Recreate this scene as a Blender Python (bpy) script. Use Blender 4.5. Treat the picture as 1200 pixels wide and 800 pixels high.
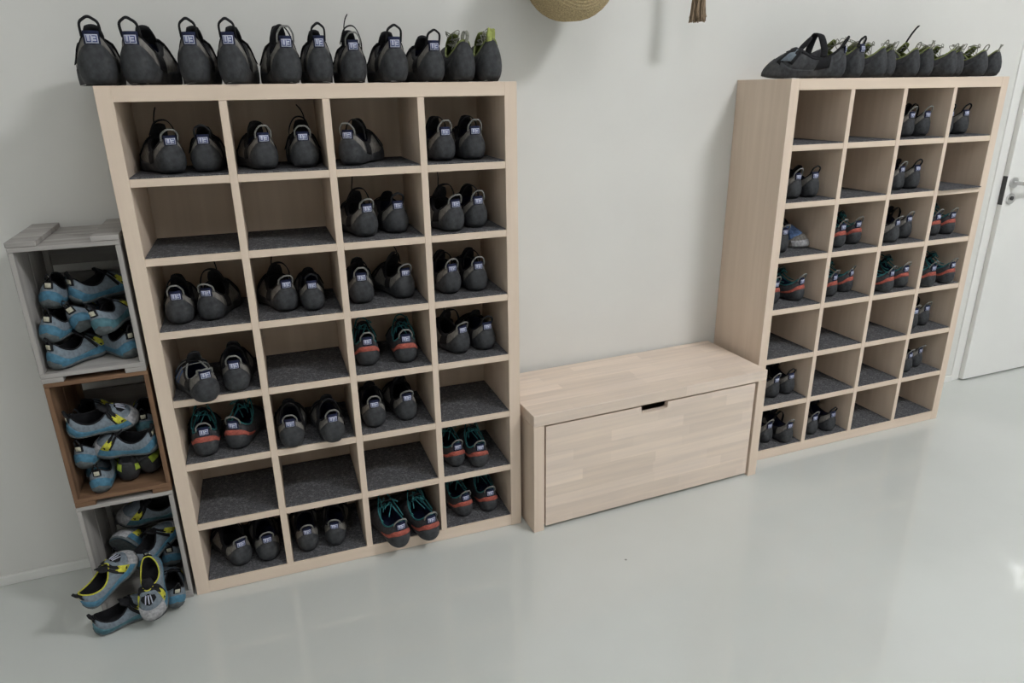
import bpy, math, random
from mathutils import Vector, Matrix, Euler
random.seed(7)
sc = bpy.context.scene
col = sc.collection
for o in list(bpy.data.objects): bpy.data.objects.remove(o)

# ------------------------------------------------------------------ camera
cam_d = bpy.data.cameras.new('camera'); cam = bpy.data.objects.new('camera', cam_d); col.objects.link(cam)
cam_d.sensor_fit = 'HORIZONTAL'; cam_d.sensor_width = 36.0; cam_d.lens = 813.12 / 1200 * 36.0
cam_d.clip_start = 0.05; cam_d.clip_end = 100
RX = Vector((0.9318243, -0.36265336, -0.01363901)); UY = Vector((0.13573277, 0.31341292, 0.93986646)); FW = Vector((0.33657109, 0.87764166, -0.34126972))
m = Matrix.Identity(4)
for i in range(3): m[i][0] = RX[i]; m[i][1] = UY[i]; m[i][2] = -FW[i]
m.translation = Vector((0.2991, -2.3472, 1.4983)); cam.matrix_world = m
sc.camera = cam
# ------------------------------------------------------------------ world, exposure
w = bpy.data.worlds.new('world'); sc.world = w; w.use_nodes = True
w.node_tree.nodes['Background'].inputs[0].default_value = (0.9, 0.95, 1.0, 1); w.node_tree.nodes['Background'].inputs[1].default_value = 0.3
sc.view_settings.view_transform = 'Standard'; sc.view_settings.look = 'None'; sc.view_settings.exposure = 0.06; sc.view_settings.gamma = 1.0
sc.view_settings.use_curve_mapping = False
# the hall's ceiling lamps: position, size, emission strength of each diffuser
CEIL = 4.6
LAMPS = [((3.6, -3.4), (1.05, .8), 66.0, 'near the shoe shelves, towards the door'),
         ((0.6, -3.2), (1.5, 0.5), 14.0, 'above the middle of the shoe corner'),
         ((-1.8, -5.6), (1.5, 0.6), 14.0, 'at the far left of the hall'),
         ((3.6, -6.4), (1.5, 0.6), 20.0, 'at the far right of the hall')]
LAMP_COL = (0.97, 0.98, 1.0)

# ------------------------------------------------------------------ helpers
def tag(o, label=None, cat=None, group=None, kind=None):
    if label: o['label'] = label
    if cat: o['category'] = cat
    if group: o['group'] = group
    if kind: o['kind'] = kind
    return o
def link(name, me, parent=None, loc=(0, 0, 0), rot=(0, 0, 0)):
    o = bpy.data.objects.new(name, me); col.objects.link(o)
    o.parent = parent; o.location = loc; o.rotation_euler = rot
    return o
def empty(name, loc=(0, 0, 0), rot=(0, 0, 0)):
    o = link(name, None, None, loc, rot); o.empty_display_size = 0.05
    return o
class MB:
    def __init__(s): s.v = []; s.f = []; s.mi = []
    def add(s, vs, fs, mi=0):
        b = len(s.v); s.v += [tuple(v) for v in vs]; s.f += [tuple(i + b for i in f) for f in fs]; s.mi += [mi] * len(fs)
    def box(s, x0, x1, y0, y1, z0, z1, mi=0, b=0.0):
        if b <= 0:
            vs = [(x, y, z) for x in (x0, x1) for y in (y0, y1) for z in (z0, z1)]
            s.add(vs, [(0, 1, 3, 2), (4, 6, 7, 5), (0, 4, 5, 1), (2, 3, 7, 6), (0, 2, 6, 4), (1, 5, 7, 3)], mi); return
        X = (x0, x1); Y = (y0, y1); Z = (z0, z1); vs = []; ix = {}
        for i in (0, 1):
            for j in (0, 1):
                for k in (0, 1):
                    sx = b if i == 0 else -b; sy = b if j == 0 else -b; sz = b if k == 0 else -b
                    ix[i, j, k, 0] = len(vs); vs.append((X[i], Y[j] + sy, Z[k] + sz))
                    ix[i, j, k, 1] = len(vs); vs.append((X[i] + sx, Y[j], Z[k] + sz))
                    ix[i, j, k, 2] = len(vs); vs.append((X[i] + sx, Y[j] + sy, Z[k]))
        fs = []
        fs += [[ix[0, 0, 0, 0], ix[0, 0, 1, 0], ix[0, 1, 1, 0], ix[0, 1, 0, 0]], [ix[1, 0, 0, 0], ix[1, 1, 0, 0], ix[1, 1, 1, 0], ix[1, 0, 1, 0]]]
        fs += [[ix[0, 0, 0, 1], ix[1, 0, 0, 1], ix[1, 0, 1, 1], ix[0, 0, 1, 1]], [ix[0, 1, 0, 1], ix[0, 1, 1, 1], ix[1, 1, 1, 1], ix[1, 1, 0, 1]]]
        fs += [[ix[0, 0, 0, 2], ix[0, 1, 0, 2], ix[1, 1, 0, 2], ix[1, 0, 0, 2]], [ix[0, 0, 1, 2], ix[1, 0, 1, 2], ix[1, 1, 1, 2], ix[0, 1, 1, 2]]]
        for a in (0, 1):
            for c in (0, 1):
                fs.append([ix[a, c, 0, 0], ix[a, c, 1, 0], ix[a, c, 1, 1], ix[a, c, 0, 1]])
                fs.append([ix[a, 0, c, 0], ix[a, 1, c, 0], ix[a, 1, c, 2], ix[a, 0, c, 2]])
                fs.append([ix[0, a, c, 1], ix[1, a, c, 1], ix[1, a, c, 2], ix[0, a, c, 2]])
        for i in (0, 1):
            for j in (0, 1):
                for k in (0, 1): fs.append([ix[i, j, k, 0], ix[i, j, k, 1], ix[i, j, k, 2]])
        s.add(vs, fs, mi)
    def tube(s, pts, r, n=6, closed=False, flat=1.0, wide=None, mi=0, up=(0, 0, 1)):
        # sweep an ellipse (r along the side direction, r*flat along the other) over pts
        P = [Vector(p) for p in pts]; k = len(P); vs = []; prev = None
        for i, p in enumerate(P):
            a = P[i - 1] if (i > 0 or closed) else P[i]; b = P[(i + 1) % k] if (i < k - 1 or closed) else P[i]
            t = (b - a).normalized() if (b - a).length > 1e-9 else Vector((0, 0, 1))
            if prev is None:
                ref = Vector(wide) if wide else (Vector((1, 0, 0)) if abs(t.x) < .8 else Vector((0, 1, 0)))
            else: ref = prev
            sd = ref - t * ref.dot(t)
            if sd.length < 1e-6: sd = t.orthogonal()
            sd.normalize(); prev = Vector(wide) if wide else sd
            nn = t.cross(sd)
            rr = r[i] if isinstance(r, (list, tuple)) else r
            for j in range(n):
                an = 2 * math.pi * j / n
                vs.append(p + sd * (rr * math.cos(an)) + nn * (rr * flat * math.sin(an)))
        fs = []
        for i in range(k if closed else k - 1):
            for j in range(n):
                a = i * n + j; b = i * n + (j + 1) % n; c = ((i + 1) % k) * n + (j + 1) % n; d = ((i + 1) % k) * n + j
                fs.append((a, b, c, d))
        if not closed: fs += [tuple(range(n - 1, -1, -1)), tuple(range((k - 1) * n, k * n))]
        s.add(vs, fs, mi)
    def mesh(s, name, mats, smooth=False):
        me = bpy.data.meshes.new(name); me.from_pydata(s.v, [], s.f)
        for mt in (mats if isinstance(mats, (list, tuple)) else [mats]): me.materials.append(mt)
        if any(s.mi): me.polygons.foreach_set('material_index', s.mi)
        if smooth: me.polygons.foreach_set('use_smooth', [True] * len(me.polygons))
        me.update(); return me
    def obj(s, name, mats, parent=None, smooth=False, loc=(0, 0, 0), rot=(0, 0, 0)): return link(name, s.mesh(name, mats, smooth), parent, loc, rot)
def crom(P, k):            # closed Catmull-Rom, k samples per span
    n = len(P); out = []
    for i in range(n):
        a, b, c, d = (Vector(P[(i + j) % n]) for j in (-1, 0, 1, 2))
        for q in range(k):
            t = q / k
            out.append(.5 * ((2 * b) + (c - a) * t + (2 * a - 5 * b + 4 * c - d) * t * t + (3 * b - a - 3 * c + d) * t ** 3))
    return out
def spline(P, k):          # open Catmull-Rom
    P = [Vector(p) for p in P]; P = [2 * P[0] - P[1]] + P + [2 * P[-1] - P[-2]]; out = []
    for i in range(1, len(P) - 2):
        a, b, c, d = P[i - 1:i + 3]
        for q in range(k):
            t = q / k
            out.append(.5 * ((2 * b) + (c - a) * t + (2 * a - 5 * b + 4 * c - d) * t * t + (3 * b - a - 3 * c + d) * t ** 3))
    return out + [P[-2]]
def interp(x, X, Y):
    if x <= X[0]: return Y[0]
    for i in range(1, len(X)):
        if x <= X[i]:
            t = (x - X[i - 1]) / (X[i] - X[i - 1]); return Y[i - 1] + (Y[i] - Y[i - 1]) * t
    return Y[-1]

# ------------------------------------------------------------------ materials
def newmat(name, base, rough=.6, spec=.5):
    mt = bpy.data.materials.new(name); mt.use_nodes = True
    b = mt.node_tree.nodes['Principled BSDF']; b.inputs['Base Color'].default_value = (*base, 1)
    b.inputs['Roughness'].default_value = rough; b.inputs['Specular IOR Level'].default_value = spec
    return mt, mt.node_tree, b
def noisy(name, base, var=.25, scale=60, rough=.7, spec=.4, bump=0.0, stretch=(1, 1, 1), detail=4, wear=0.0, wearcol=None):
    mt, nt, b = newmat(name, base, rough, spec); N = nt.nodes; L = nt.links
    tc = N.new('ShaderNodeTexCoord'); mp = N.new('ShaderNodeMapping'); mp.inputs['Scale'].default_value = stretch
    nz = N.new('ShaderNodeTexNoise'); nz.inputs['Scale'].default_value = scale; nz.inputs['Detail'].default_value = detail
    L.new(tc.outputs['Object'], mp.inputs[0]); L.new(mp.outputs[0], nz.inputs['Vector'])
    rp = N.new('ShaderNodeValToRGB'); rp.color_ramp.elements[0].position = .3; rp.color_ramp.elements[1].position = .7
    rp.color_ramp.elements[0].color = (*[c * (1 - var) for c in base], 1); rp.color_ramp.elements[1].color = (*[min(1, c * (1 + var)) for c in base], 1)
    L.new(nz.outputs['Fac'], rp.inputs[0]); out = rp.outputs[0]
    if wear:
        n2 = N.new('ShaderNodeTexNoise'); n2.inputs['Scale'].default_value = scale * .35; n2.inputs['Detail'].default_value = 6
        L.new(tc.outputs['Object'], n2.inputs['Vector'])
        r2 = N.new('ShaderNodeValToRGB'); r2.color_ramp.elements[0].position = .5; r2.color_ramp.elements[1].position = .72
        r2.color_ramp.elements[0].color = (0, 0, 0, 1); r2.color_ramp.elements[1].color = (wear, wear, wear, 1); L.new(n2.outputs['Fac'], r2.inputs[0])
        mx = N.new('ShaderNodeMix'); mx.data_type = 'RGBA'; L.new(r2.outputs[0], mx.inputs['Factor']); L.new(out, mx.inputs[6]); mx.inputs[7].default_value = (*wearcol, 1)
        out = mx.outputs[2]
    L.new(out, b.inputs['Base Color'])
    if bump:
        bp = N.new('ShaderNodeBump'); bp.inputs['Strength'].default_value = bump; bp.inputs['Distance'].default_value = .002
        L.new(nz.outputs['Fac'], bp.inputs['Height']); L.new(bp.outputs[0], b.inputs['Normal'])
    return mt
def wood(name, base, dark, axis='z', scale=1.0, rough=.5):
    mt, nt, b = newmat(name, base, rough, .4); N = nt.nodes; L = nt.links
    tc = N.new('ShaderNodeTexCoord'); mp = N.new('ShaderNodeMapping')
    s = {'z': (40, 40, 2.2), 'x': (2.2, 40, 40), 'y': (40, 2.2, 40)}[axis]; mp.inputs['Scale'].default_value = [q * scale for q in s]
    nz = N.new('ShaderNodeTexNoise'); nz.inputs['Scale'].default_value = 1.0; nz.inputs['Detail'].default_value = 5; nz.inputs['Distortion'].default_value = .4
    L.new(tc.outputs['Object'], mp.inputs[0]); L.new(mp.outputs[0], nz.inputs['Vector'])
    rp = N.new('ShaderNodeValToRGB'); rp.color_ramp.elements[0].position = .3; rp.color_ramp.elements[1].position = .65
    rp.color_ramp.elements[0].color = (*dark, 1); rp.color_ramp.elements[1].color = (*base, 1)
    L.new(nz.outputs['Fac'], rp.inputs[0]); L.new(rp.outputs[0], b.inputs['Base Color'])
    return mt
BEECH = (.74, .61, .495); BEECH_D = (.685, .558, .446)
M = {}
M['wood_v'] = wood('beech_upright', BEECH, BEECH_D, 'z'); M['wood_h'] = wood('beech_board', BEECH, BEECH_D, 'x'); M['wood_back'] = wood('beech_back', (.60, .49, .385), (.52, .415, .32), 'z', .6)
M['felt'] = noisy('charcoal_felt', (.085, .085, .091), .6, 300, .95, .1, .5, detail=2, wear=.7, wearcol=(.22, .22, .23))
def butcher(name, vertical):
    mt, nt, b = newmat(name, BEECH, .42, .45); N = nt.nodes; L = nt.links
    tc = N.new('ShaderNodeTexCoord'); sp = N.new('ShaderNodeSeparateXYZ'); cb = N.new('ShaderNodeCombineXYZ')
    L.new(tc.outputs['Object'], sp.inputs[0]); L.new(sp.outputs['X'], cb.inputs['X']); L.new(sp.outputs['Z' if vertical else 'Y'], cb.inputs['Y'])
    bk = N.new('ShaderNodeTexBrick'); bk.inputs['Scale'].default_value = 1.0; bk.inputs['Brick Width'].default_value = .31; bk.inputs['Row Height'].default_value = .043
    bk.inputs['Mortar Size'].default_value = .0; bk.inputs['Bias'].default_value = 0; bk.offset = .37; bk.offset_frequency = 2; bk.squash = .8; bk.squash_frequency = 3
    bk.inputs['Color1'].default_value = (.73, .605, .495, 1); bk.inputs['Color2'].default_value = (.86, .72, .60, 1)
    L.new(cb.outputs[0], bk.inputs['Vector'])
    mp = N.new('ShaderNodeMapping'); mp.inputs['Scale'].default_value = (3, 60, 60); nz = N.new('ShaderNodeTexNoise'); nz.inputs['Scale'].default_value = 1; nz.inputs['Detail'].default_value = 5
    L.new(tc.outputs['Object'], mp.inputs[0]); L.new(mp.outputs[0], nz.inputs['Vector'])
    n2 = N.new('ShaderNodeTexNoise'); n2.inputs['Scale'].default_value = 5; L.new(tc.outputs['Object'], n2.inputs['Vector'])
    rp = N.new('ShaderNodeValToRGB'); rp.color_ramp.elements[0].color = (.84, .83, .84, 1); rp.color_ramp.elements[1].color = (1.06, 1.05, 1.03, 1); rp.color_ramp.elements[0].position = .35; rp.color_ramp.elements[1].position = .7
    L.new(nz.outputs['Fac'], rp.inputs[0])
    mx = N.new('ShaderNodeMix'); mx.data_type = 'RGBA'; mx.blend_type = 'MULTIPLY'; mx.inputs['Factor'].default_value = .6
    L.new(bk.outputs['Color'], mx.inputs[6]); L.new(rp.outputs[0], mx.inputs[7])
    m2 = N.new('ShaderNodeMix'); m2.data_type = 'RGBA'; L.new(n2.outputs['Fac'], m2.inputs['Factor'])
    L.new(mx.outputs[2], m2.inputs[6]); m3 = N.new('ShaderNodeMix'); m3.data_type = 'RGBA'; m3.inputs['Factor'].default_value = .25; L.new(mx.outputs[2], m3.inputs[6]); m3.inputs[7].default_value = (.5, .47, .46, 1)
    L.new(m3.outputs[2], m2.inputs[7]); L.new(m2.outputs[2], b.inputs['Base Color'])
    return mt
M['block_top'] = butcher('bench_block_top', False); M['block_front'] = butcher('bench_block_front', True)
M['wall'] = noisy('wall_paint', (.70, .695, .665), .025, 3, .75, .3)
M['ceil'] = noisy('ceiling_paint', (.75, .75, .73), .02, 3, .9, .2)
M['white'] = noisy('white_lacquer', (.80, .80, .775), .015, 4, .35, .5)
M['base'] = noisy('skirting_paint', (.76, .76, .73), .03, 10, .45, .5)
M['steel'], _, b_ = newmat('brushed_steel', (.62, .62, .62), .3); b_.inputs['Metallic'].default_value = 1
M['darkmetal'] = noisy('dark_metal', (.05, .05, .05), .2, 50, .4)
M['black'] = noisy('dark_gap', (.02, .02, .02), .1, 50, .8)
# floor: pale grey-green poured resin with scuffs
mt, nt, b_ = newmat('resin_floor', (.58, .60, .565), .16, .9); N = nt.nodes; L = nt.links
tc = N.new('ShaderNodeTexCoord'); n1 = N.new('ShaderNodeTexNoise'); n1.inputs['Scale'].default_value = 1.3; n1.inputs['Detail'].default_value = 4; L.new(tc.outputs['Object'], n1.inputs['Vector'])
rp = N.new('ShaderNodeValToRGB'); rp.color_ramp.elements[0].color = (.56, .58, .555, 1); rp.color_ramp.elements[1].color = (.61, .63, .605, 1); rp.color_ramp.elements[0].position = .35; rp.color_ramp.elements[1].position = .65
L.new(n1.outputs['Fac'], rp.inputs[0])
vo = N.new('ShaderNodeTexVoronoi'); vo.inputs['Scale'].default_value = 3.2; L.new(tc.outputs['Object'], vo.inputs['Vector'])
r2 = N.new('ShaderNodeValToRGB'); r2.color_ramp.elements[0].position = .010; r2.color_ramp.elements[1].position = .016; r2.color_ramp.elements[0].color = (1, 1, 1, 1); r2.color_ramp.elements[1].color = (0, 0, 0, 1); L.new(vo.outputs['Distance'], r2.inputs[0])
mx = N.new('ShaderNodeMix'); mx.data_type = 'RGBA'; L.new(r2.outputs[0], mx.inputs['Factor']); L.new(rp.outputs[0], mx.inputs[6]); mx.inputs[7].default_value = (.22, .23, .22, 1); L.new(mx.outputs[2], b_.inputs['Base Color'])
n3 = N.new('ShaderNodeTexNoise'); n3.inputs['Scale'].default_value = 2.5; n3.inputs['Detail'].default_value = 5; L.new(tc.outputs['Object'], n3.inputs['Vector'])
r3 = N.new('ShaderNodeMapRange'); r3.inputs['To Min'].default_value = .02; r3.inputs['To Max'].default_value = .045; L.new(n3.outputs['Fac'], r3.inputs['Value']); L.new(r3.outputs[0], b_.inputs['Roughness'])
M['floor'] = mt
def emit(name, colr, st):
    mt = bpy.data.materials.new(name); mt.use_nodes = True; nt = mt.node_tree; nt.nodes.clear()
    e = nt.nodes.new('ShaderNodeEmission'); e.inputs[0].default_value = (*colr, 1); e.inputs[1].default_value = st
    o = nt.nodes.new('ShaderNodeOutputMaterial'); nt.links.new(e.outputs[0], o.inputs[0]); return mt

# ------------------------------------------------------------------ the hall
RX0, RX1, RY0 = -3.2, 7.0, -8.0
DX0, DX1, DH = 3.776, 4.70, 2.04      # door opening
def struct(name, mb, mt, **k): return tag(mb.obj(name, mt, **k), kind='structure')
q = MB(); q.box(RX0, RX1, RY0, .12, -.1, 0); struct('floor', q, M['floor'])
q = MB(); q.box(RX0, DX0, 0, .12, 0, CEIL); q.box(DX0, DX1, 0, .12, DH, CEIL); q.box(DX1, RX1, 0, .12, 0, CEIL); struct('wall_back', q, M['wall'])
q = MB(); q.box(RX0 - .12, RX0, RY0, .12, 0, CEIL); struct('wall_left', q, M['wall'])
q = MB(); q.box(RX1, RX1 + .12, RY0, .12, 0, CEIL); struct('wall_right', q, M['wall'])
q = MB(); q.box(RX0 - .12, RX1 + .12, RY0 - .12, RY0, 0, CEIL); struct('wall_front', q, M['wall'])
q = MB(); q.box(RX0 - .12, RX1 + .12, RY0 - .12, .12, CEIL, CEIL + .1); struct('ceiling', q, M['ceil'])
for nm, x0, x1 in (('baseboard_left', RX0, -.006), ('baseboard_middle', 1.13, 2.14), ('baseboard_right', 3.26, 3.705)):
    q = MB(); q.box(x0, x1, -.012, 0, 0, .034, b=.002); struct(nm, q, M['base'])
# door, frame, handle (rebated leaf standing proud of its frame)
FX = 3.706; LX = 3.762
q = MB(); q.box(FX, DX0, -.005, .08, 0, DH + .068, b=.002); q.box(DX1, DX1 + .068, -.005, .08, 0, DH + .068, b=.002); q.box(DX0, DX1, -.005, .08, DH, DH + .068, b=.002)
struct('trim_1', q, M['white'])
q = MB(); q.box(LX, DX1 + .014, -.030, -.0055, .009, DH + .014, b=.002); q.box(DX0 + .003, DX1 - .003, -.0055, .014, .009, DH - .003); door = struct('door_1', q, M['white'])
q = MB(); q.box(LX - .0012, LX + .004, -.029, -.0065, .935, 1.072, b=.0004); q.obj('strike_plate', M['darkmetal'], door)
for z in (1.040, .963):
    q = MB(); q.tube([(LX + .045, -.030, z), (LX + .045, -.039, z)], .026, 20); q.obj('rosette', M['steel'], door)
q = MB(); q.tube(spline([(LX + .045, -.036, 1.040), (LX + .045, -.078, 1.040), (LX + .062, -.092, 1.040), (LX + .17, -.092, 1.037)], 4), .0095, 10); q.obj('handle', M['steel'], door, smooth=True)
q = MB(); q.tube([(LX + .045, -.038, .966), (LX + .045, -.044, .966)], .010, 12); q.obj('lock_cylinder', M['darkmetal'], door)
# ceiling lamps
for i, ((x, y), (sx, sy), st, where) in enumerate(LAMPS):
    e = tag(empty('ceiling_lamp', (x, y, CEIL)), 'flat white panel lamp on the ceiling ' + where, 'lamp', 'ceiling panel lamps')
    q = MB(); q.box(-sx / 2, sx / 2, -sy / 2, -sy / 2 + .03, -.06, 0); q.box(-sx / 2, sx / 2, sy / 2 - .03, sy / 2, -.06, 0); q.box(-sx / 2, -sx / 2 + .03, -sy / 2 + .03, sy / 2 - .03, -.06, 0); q.box(sx / 2 - .03, sx / 2, -sy / 2 + .03, sy / 2 - .03, -.06, 0)
    q.obj('frame', M['white'], e)
    q = MB(); q.box(-sx / 2 + .03, sx / 2 - .03, -sy / 2 + .03, sy / 2 - .03, -.05, -.01); q.obj('diffuser', emit('lamp_diffuser', LAMP_COL, st), e)

# small lamp on the wall beyond the door (its reflection shows on the floor)
e = tag(empty('wall_lamp', (4.86, 0, 1.60)), 'small white globe lamp on the wall beyond the door', 'lamp')
q = MB(); q.tube([(0, 0, 0), (0, -.02, 0)], .04, 16); q.tube([(0, -.02, 0), (0, -.05, 0)], .015, 10); q.obj('base', M['white'], e)
q = MB(); q.tube([(0, -.045 - .09 * k / 8, 0) for k in range(9)], [max(.004, .045 * math.sin(math.pi * k / 8)) for k in range(9)], 16); q.obj('globe', emit('lamp_globe', LAMP_COL, 30.0), e, smooth=True)

# ------------------------------------------------------------------ shoe shelf units
W, H, TS, TT, TD, TB, ZB, WD = 1.10, 1.5204, .0386, .0387, .0209, .0012, .0430, .0201
ZT = H - TT; CH = (ZT - ZB - 6 * TD) / 7; OW = (W - 2 * TS - 3 * WD) / 4
def cellx(c): return TS + (c - 1) * (OW + WD)
def shelfz(r): return H if r == 0 else ZT - CH - (CH + TD) * (r - 1)
UNIT = {1: ((0, -.3002, 0), -.0259, .2934), 2: ((2.1449, -.2934, 0), 0.0, .2924)}
SIDE = {1: 'left', 2: 'right'}
def board(name, dims, mt, par, loc, cache={}):
    k = (name, dims)
    if k not in cache:
        q = MB(); q.box(0, dims[0], 0, dims[1], 0, dims[2], b=.0008); cache[k] = q.mesh(name, mt)
    return link(name, cache[k], par, loc)
def shelf_unit(u, label):
    loc, rot, D = UNIT[u]
    e = tag(empty('shoe_shelf', loc, (0, 0, rot)), label, 'shelf', 'pale wood shoe shelves')
    board('side_panel', (TS, D, H), M['wood_v'], e, (0, 0, 0)); board('side_panel', (TS, D, H), M['wood_v'], e, (W - TS, 0, 0))
    board('top_board', (W - 2 * TS, D, TT), M['wood_h'], e, (TS, 0, H - TT))
    bb = board('bottom_board', (W - 2 * TS, D, ZB - TB), M['wood_h'], e, (TS, 0, TB))
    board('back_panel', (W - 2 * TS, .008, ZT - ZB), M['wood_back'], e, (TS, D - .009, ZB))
    for c in (1, 2, 3): board('divider', (WD, D - .0095, ZT - ZB), M['wood_v'], e, (cellx(c) + OW, .0005, ZB))
    for r in range(1, 8):
        for c in range(1, 5):
            z = shelfz(r)
            p = bb if r == 7 else board('shelf_board', (OW, D - .010, TD), M['wood_h'], e, (cellx(c), .001, z - TD))
            ox, oy, oz = p.location
            rnd = random.uniform
            f = board('felt_mat', (OW - .003, D - .016, .004), M['felt'], p, (cellx(c) + .0015 - ox, .004 + rnd(-.001, .002) - oy, z + .0002 - oz))
            if u == 2 and r == 2 and c == 4: f.location.y -= .018; f.rotation_euler = (0, 0, .03)
    return e
shelf_unit(1, 'large pale wood shoe shelf left of the bench, beside the crates')
shelf_unit(2, 'pale wood shoe shelf right of the bench, next to the white door')

# ------------------------------------------------------------------ storage bench
bench = tag(empty('storage_bench', (1.119, -.404, 0), (0, 0, .0255)), 'low pale wood storage bench with pull-out front between the two shelves', 'bench')
BW, BD, BH, BT = .998, .372, .462, .042
q = MB(); q.box(0, BW, 0, BD, BH - BT, BH, b=.0015); q.obj('bench_top', M['block_top'], bench)
q = MB(); q.box(0, .040, .0, BD, 0, BH - BT - .0004, b=.0012); me = q.mesh('side_panel', M['wood_v']); link('side_panel', me, bench); link('side_panel', me, bench, (BW - .040, 0, 0))
# drawer front with the hand notch
dx0, dx1, dz0, dz1 = .049, BW - .049, .014, BH - BT - .008
nx0, nx1, nz = .432, .545, dz1 - .026
def rounded_front():
    r = .009; out = [(dx0, dz0), (dx1, dz0), (dx1, dz1), (nx1 + .0, dz1)]
    out += [(nx1 - r + r * math.cos(a), nz + r + r * math.sin(a)) for a in [0 - i * math.pi / 10 for i in range(6)]]
    out += [(nx0 + r + r * math.cos(a), nz + r + r * math.sin(a)) for a in [-math.pi / 2 - i * math.pi / 10 for i in range(6)]]
    out += [(nx0, dz1), (dx0, dz1)]
    return out
o = rounded_front(); n = len(o); q = MB()
y0, y1 = .006, .026
q.add([(x, y0, z) for x, z in o] + [(x, y1, z) for x, z in o], [tuple(range(n)), tuple(range(2 * n - 1, n - 1, -1))] + [(i, i + n, (i + 1) % n + n, (i + 1) % n) for i in range(n)])
dr = q.obj('drawer_front', M['block_front'], bench)
q = MB(); q.box(dx0 + .01, dx0 + .022, y1, BD - .03, .03, .35); q.box(dx1 - .022, dx1 - .01, y1, BD - .03, .03, .35); q.box(dx0 + .022, dx1 - .022, BD - .042, BD - .03, .03, .35); q.box(dx0 + .022, dx1 - .022, y1, BD - .042, .03, .042)
q.obj('drawer_box', M['wood_h'], bench)
q = MB(); q.box(.0405, BW - .0405, BD - .012, BD - .002, .02, BH - BT - .002); q.obj('back_panel', M['wood_back'], bench)
for cxx in (dx0 + .06, dx1 - .06):
    for cyy in (.07, BD - .09):
        q = MB(); q.tube([(cxx - .008, cyy, .0155), (cxx + .008, cyy, .0155)], .015, 14); q.obj('castor', M['darkmetal'], bench)

# ------------------------------------------------------------------ crates
def crate_mats(key, base, dark, worn):
    out = []
    for ax in 'xz':
        out.append(wood(key + '_' + ax, base, dark, ax, .8, .8))
    return out
CM = {'grey': crate_mats('whitewashed_pine', (.42, .40, .38), (.28, .265, .25), 0), 'brown': crate_mats('brown_pine', (.22, .125, .07), (.12, .065, .036), 0)}
CM['grey'].append(wood('whitewashed_inside', (.33, .315, .30), (.22, .21, .20), 'x', .8, .85)); CM['brown'].append(wood('brown_inside', (.36, .33, .31), (.22, .2, .185), 'x', .8, .85))
def crate(z0, h, key, label, dx=0, rot=0, topbat=False):
    cw, cd, t = .252, .284, .012
    mx_, mz, mi = CM[key]
    e = tag(empty('wooden_crate', (-.262 + dx, -.302, z0), (0, 0, rot)), label, 'crate', 'wooden crates beside the left shelf')
    def bd(name, a, mt):
        q = MB(); q.box(*a, b=.0012); q.obj(name, mt, e)
    ft = .014                                   # feet battens
    for x0, x1 in ((0, .052), (cw - .052, cw)):
        bd('batten', (x0, x1, 0, cd, 0, ft), mx_)
    zb = ft + .0004
    # bottom: two slats
    bd('bottom_slat', (.0, cw, 0, .135, zb, zb + t), mx_ if key == 'grey' else mx_); bd('bottom_slat', (.0, cw, .14, cd, zb, zb + t), mi)
    zt = h - (.0 if not topbat else .014)
    bd('top_slat', (0, cw, 0, .150, zt - t, zt), mx_); bd('top_slat', (0, cw, .155, cd, zt - t, zt), mx_)
    if topbat:
        for x0, x1 in ((-.002, .066), (cw - .066, cw)): bd('batten', (x0, x1, .002, cd, zt + .0003, zt + .0142), mx_)
    za, zc = zb + t + .0004, zt - t - .0004
    for x0, x1 in ((0, t), (cw - t, cw)):
        bd('side_slat', (x0, x1, 0, .125, za, zc), mz); bd('side_slat', (x0, x1, .131, cd - .012, za, zc), mz)
    for x0 in (t + .0004, cw - t - .0154): bd('corner_post', (x0, x0 + .015, cd - .03, cd - .0125, za, zc), mz)
    hh = (zc - za); sl = (hh - .05) / 3
    for k in range(3): bd('back_slat', (0.0, cw, cd - .012, cd, za + k * (sl + .025), za + k * (sl + .025) + sl), mi)
    return e
crate(0, .388, 'grey', 'whitewashed crate on the floor, lowest of the stack, shoes spilling out')
crate(.3885, .386, 'brown', 'brown wooden crate in the middle of the stack', .001, .004)
crate(.775, .382, 'grey', 'whitewashed crate at the top of the stack beside the shelf', -.001, -.004, True)

# ------------------------------------------------------------------ climbing shoes
SM = {}
def sm(name, base, var=.3, scale=90, rough=.8, bump=.25, wear=0, wc=None): SM[name] = noisy(name, base, var, scale, rough, .3, bump, wear=wear, wearcol=wc); return SM[name]
sm('rubber_charcoal', (.040, .042, .046), .35, 80, .72, .2, .55, (.12, .12, .12)); sm('rubber_black', (.022, .022, .024), .3, 80, .6, .15, .3, (.08, .08, .085))
sm('suede_grey', (.17, .16, .147)); sm('suede_dark', (.045, .045, .05)); sm('mesh_black', (.012, .012, .014)); sm('lining_navy', (.010, .014, .045)); sm('lining_black', (.008, .008, .01))
sm('trim_grey', (.20, .20, .19), .5, 400); sm('trim_navy', (.02, .03, .10)); sm('trim_teal', (.035, .17, .185)); sm('strap_black', (.010, .010, .012)); sm('stripe_orange', (.38, .095, .07), .3, 120, .7, .1, .35, (.25, .1, .08))
sm('label_white', (.50, .52, .62), .06, 100); sm('label_blue', (.035, .055, .20)); sm('upper_blue', (.10, .17, .34)); sm('toe_grey', (.33, .33, .34))
sm('kid_blue', (.062, .17, .255), .25, 60, .6, .1, .4, (.10, .19, .23)); sm('kid_teal', (.065, .15, .18), .25, 60, .65); sm('kid_upper', (.17, .205, .24), .2); sm('kid_sole', (.10, .115, .12), .3, 60, .75); sm('kid_yellow', (.55, .53, .06), .2); sm('trim_pale', (.5, .5, .5)); sm('cream', (.55, .53, .42))
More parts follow.
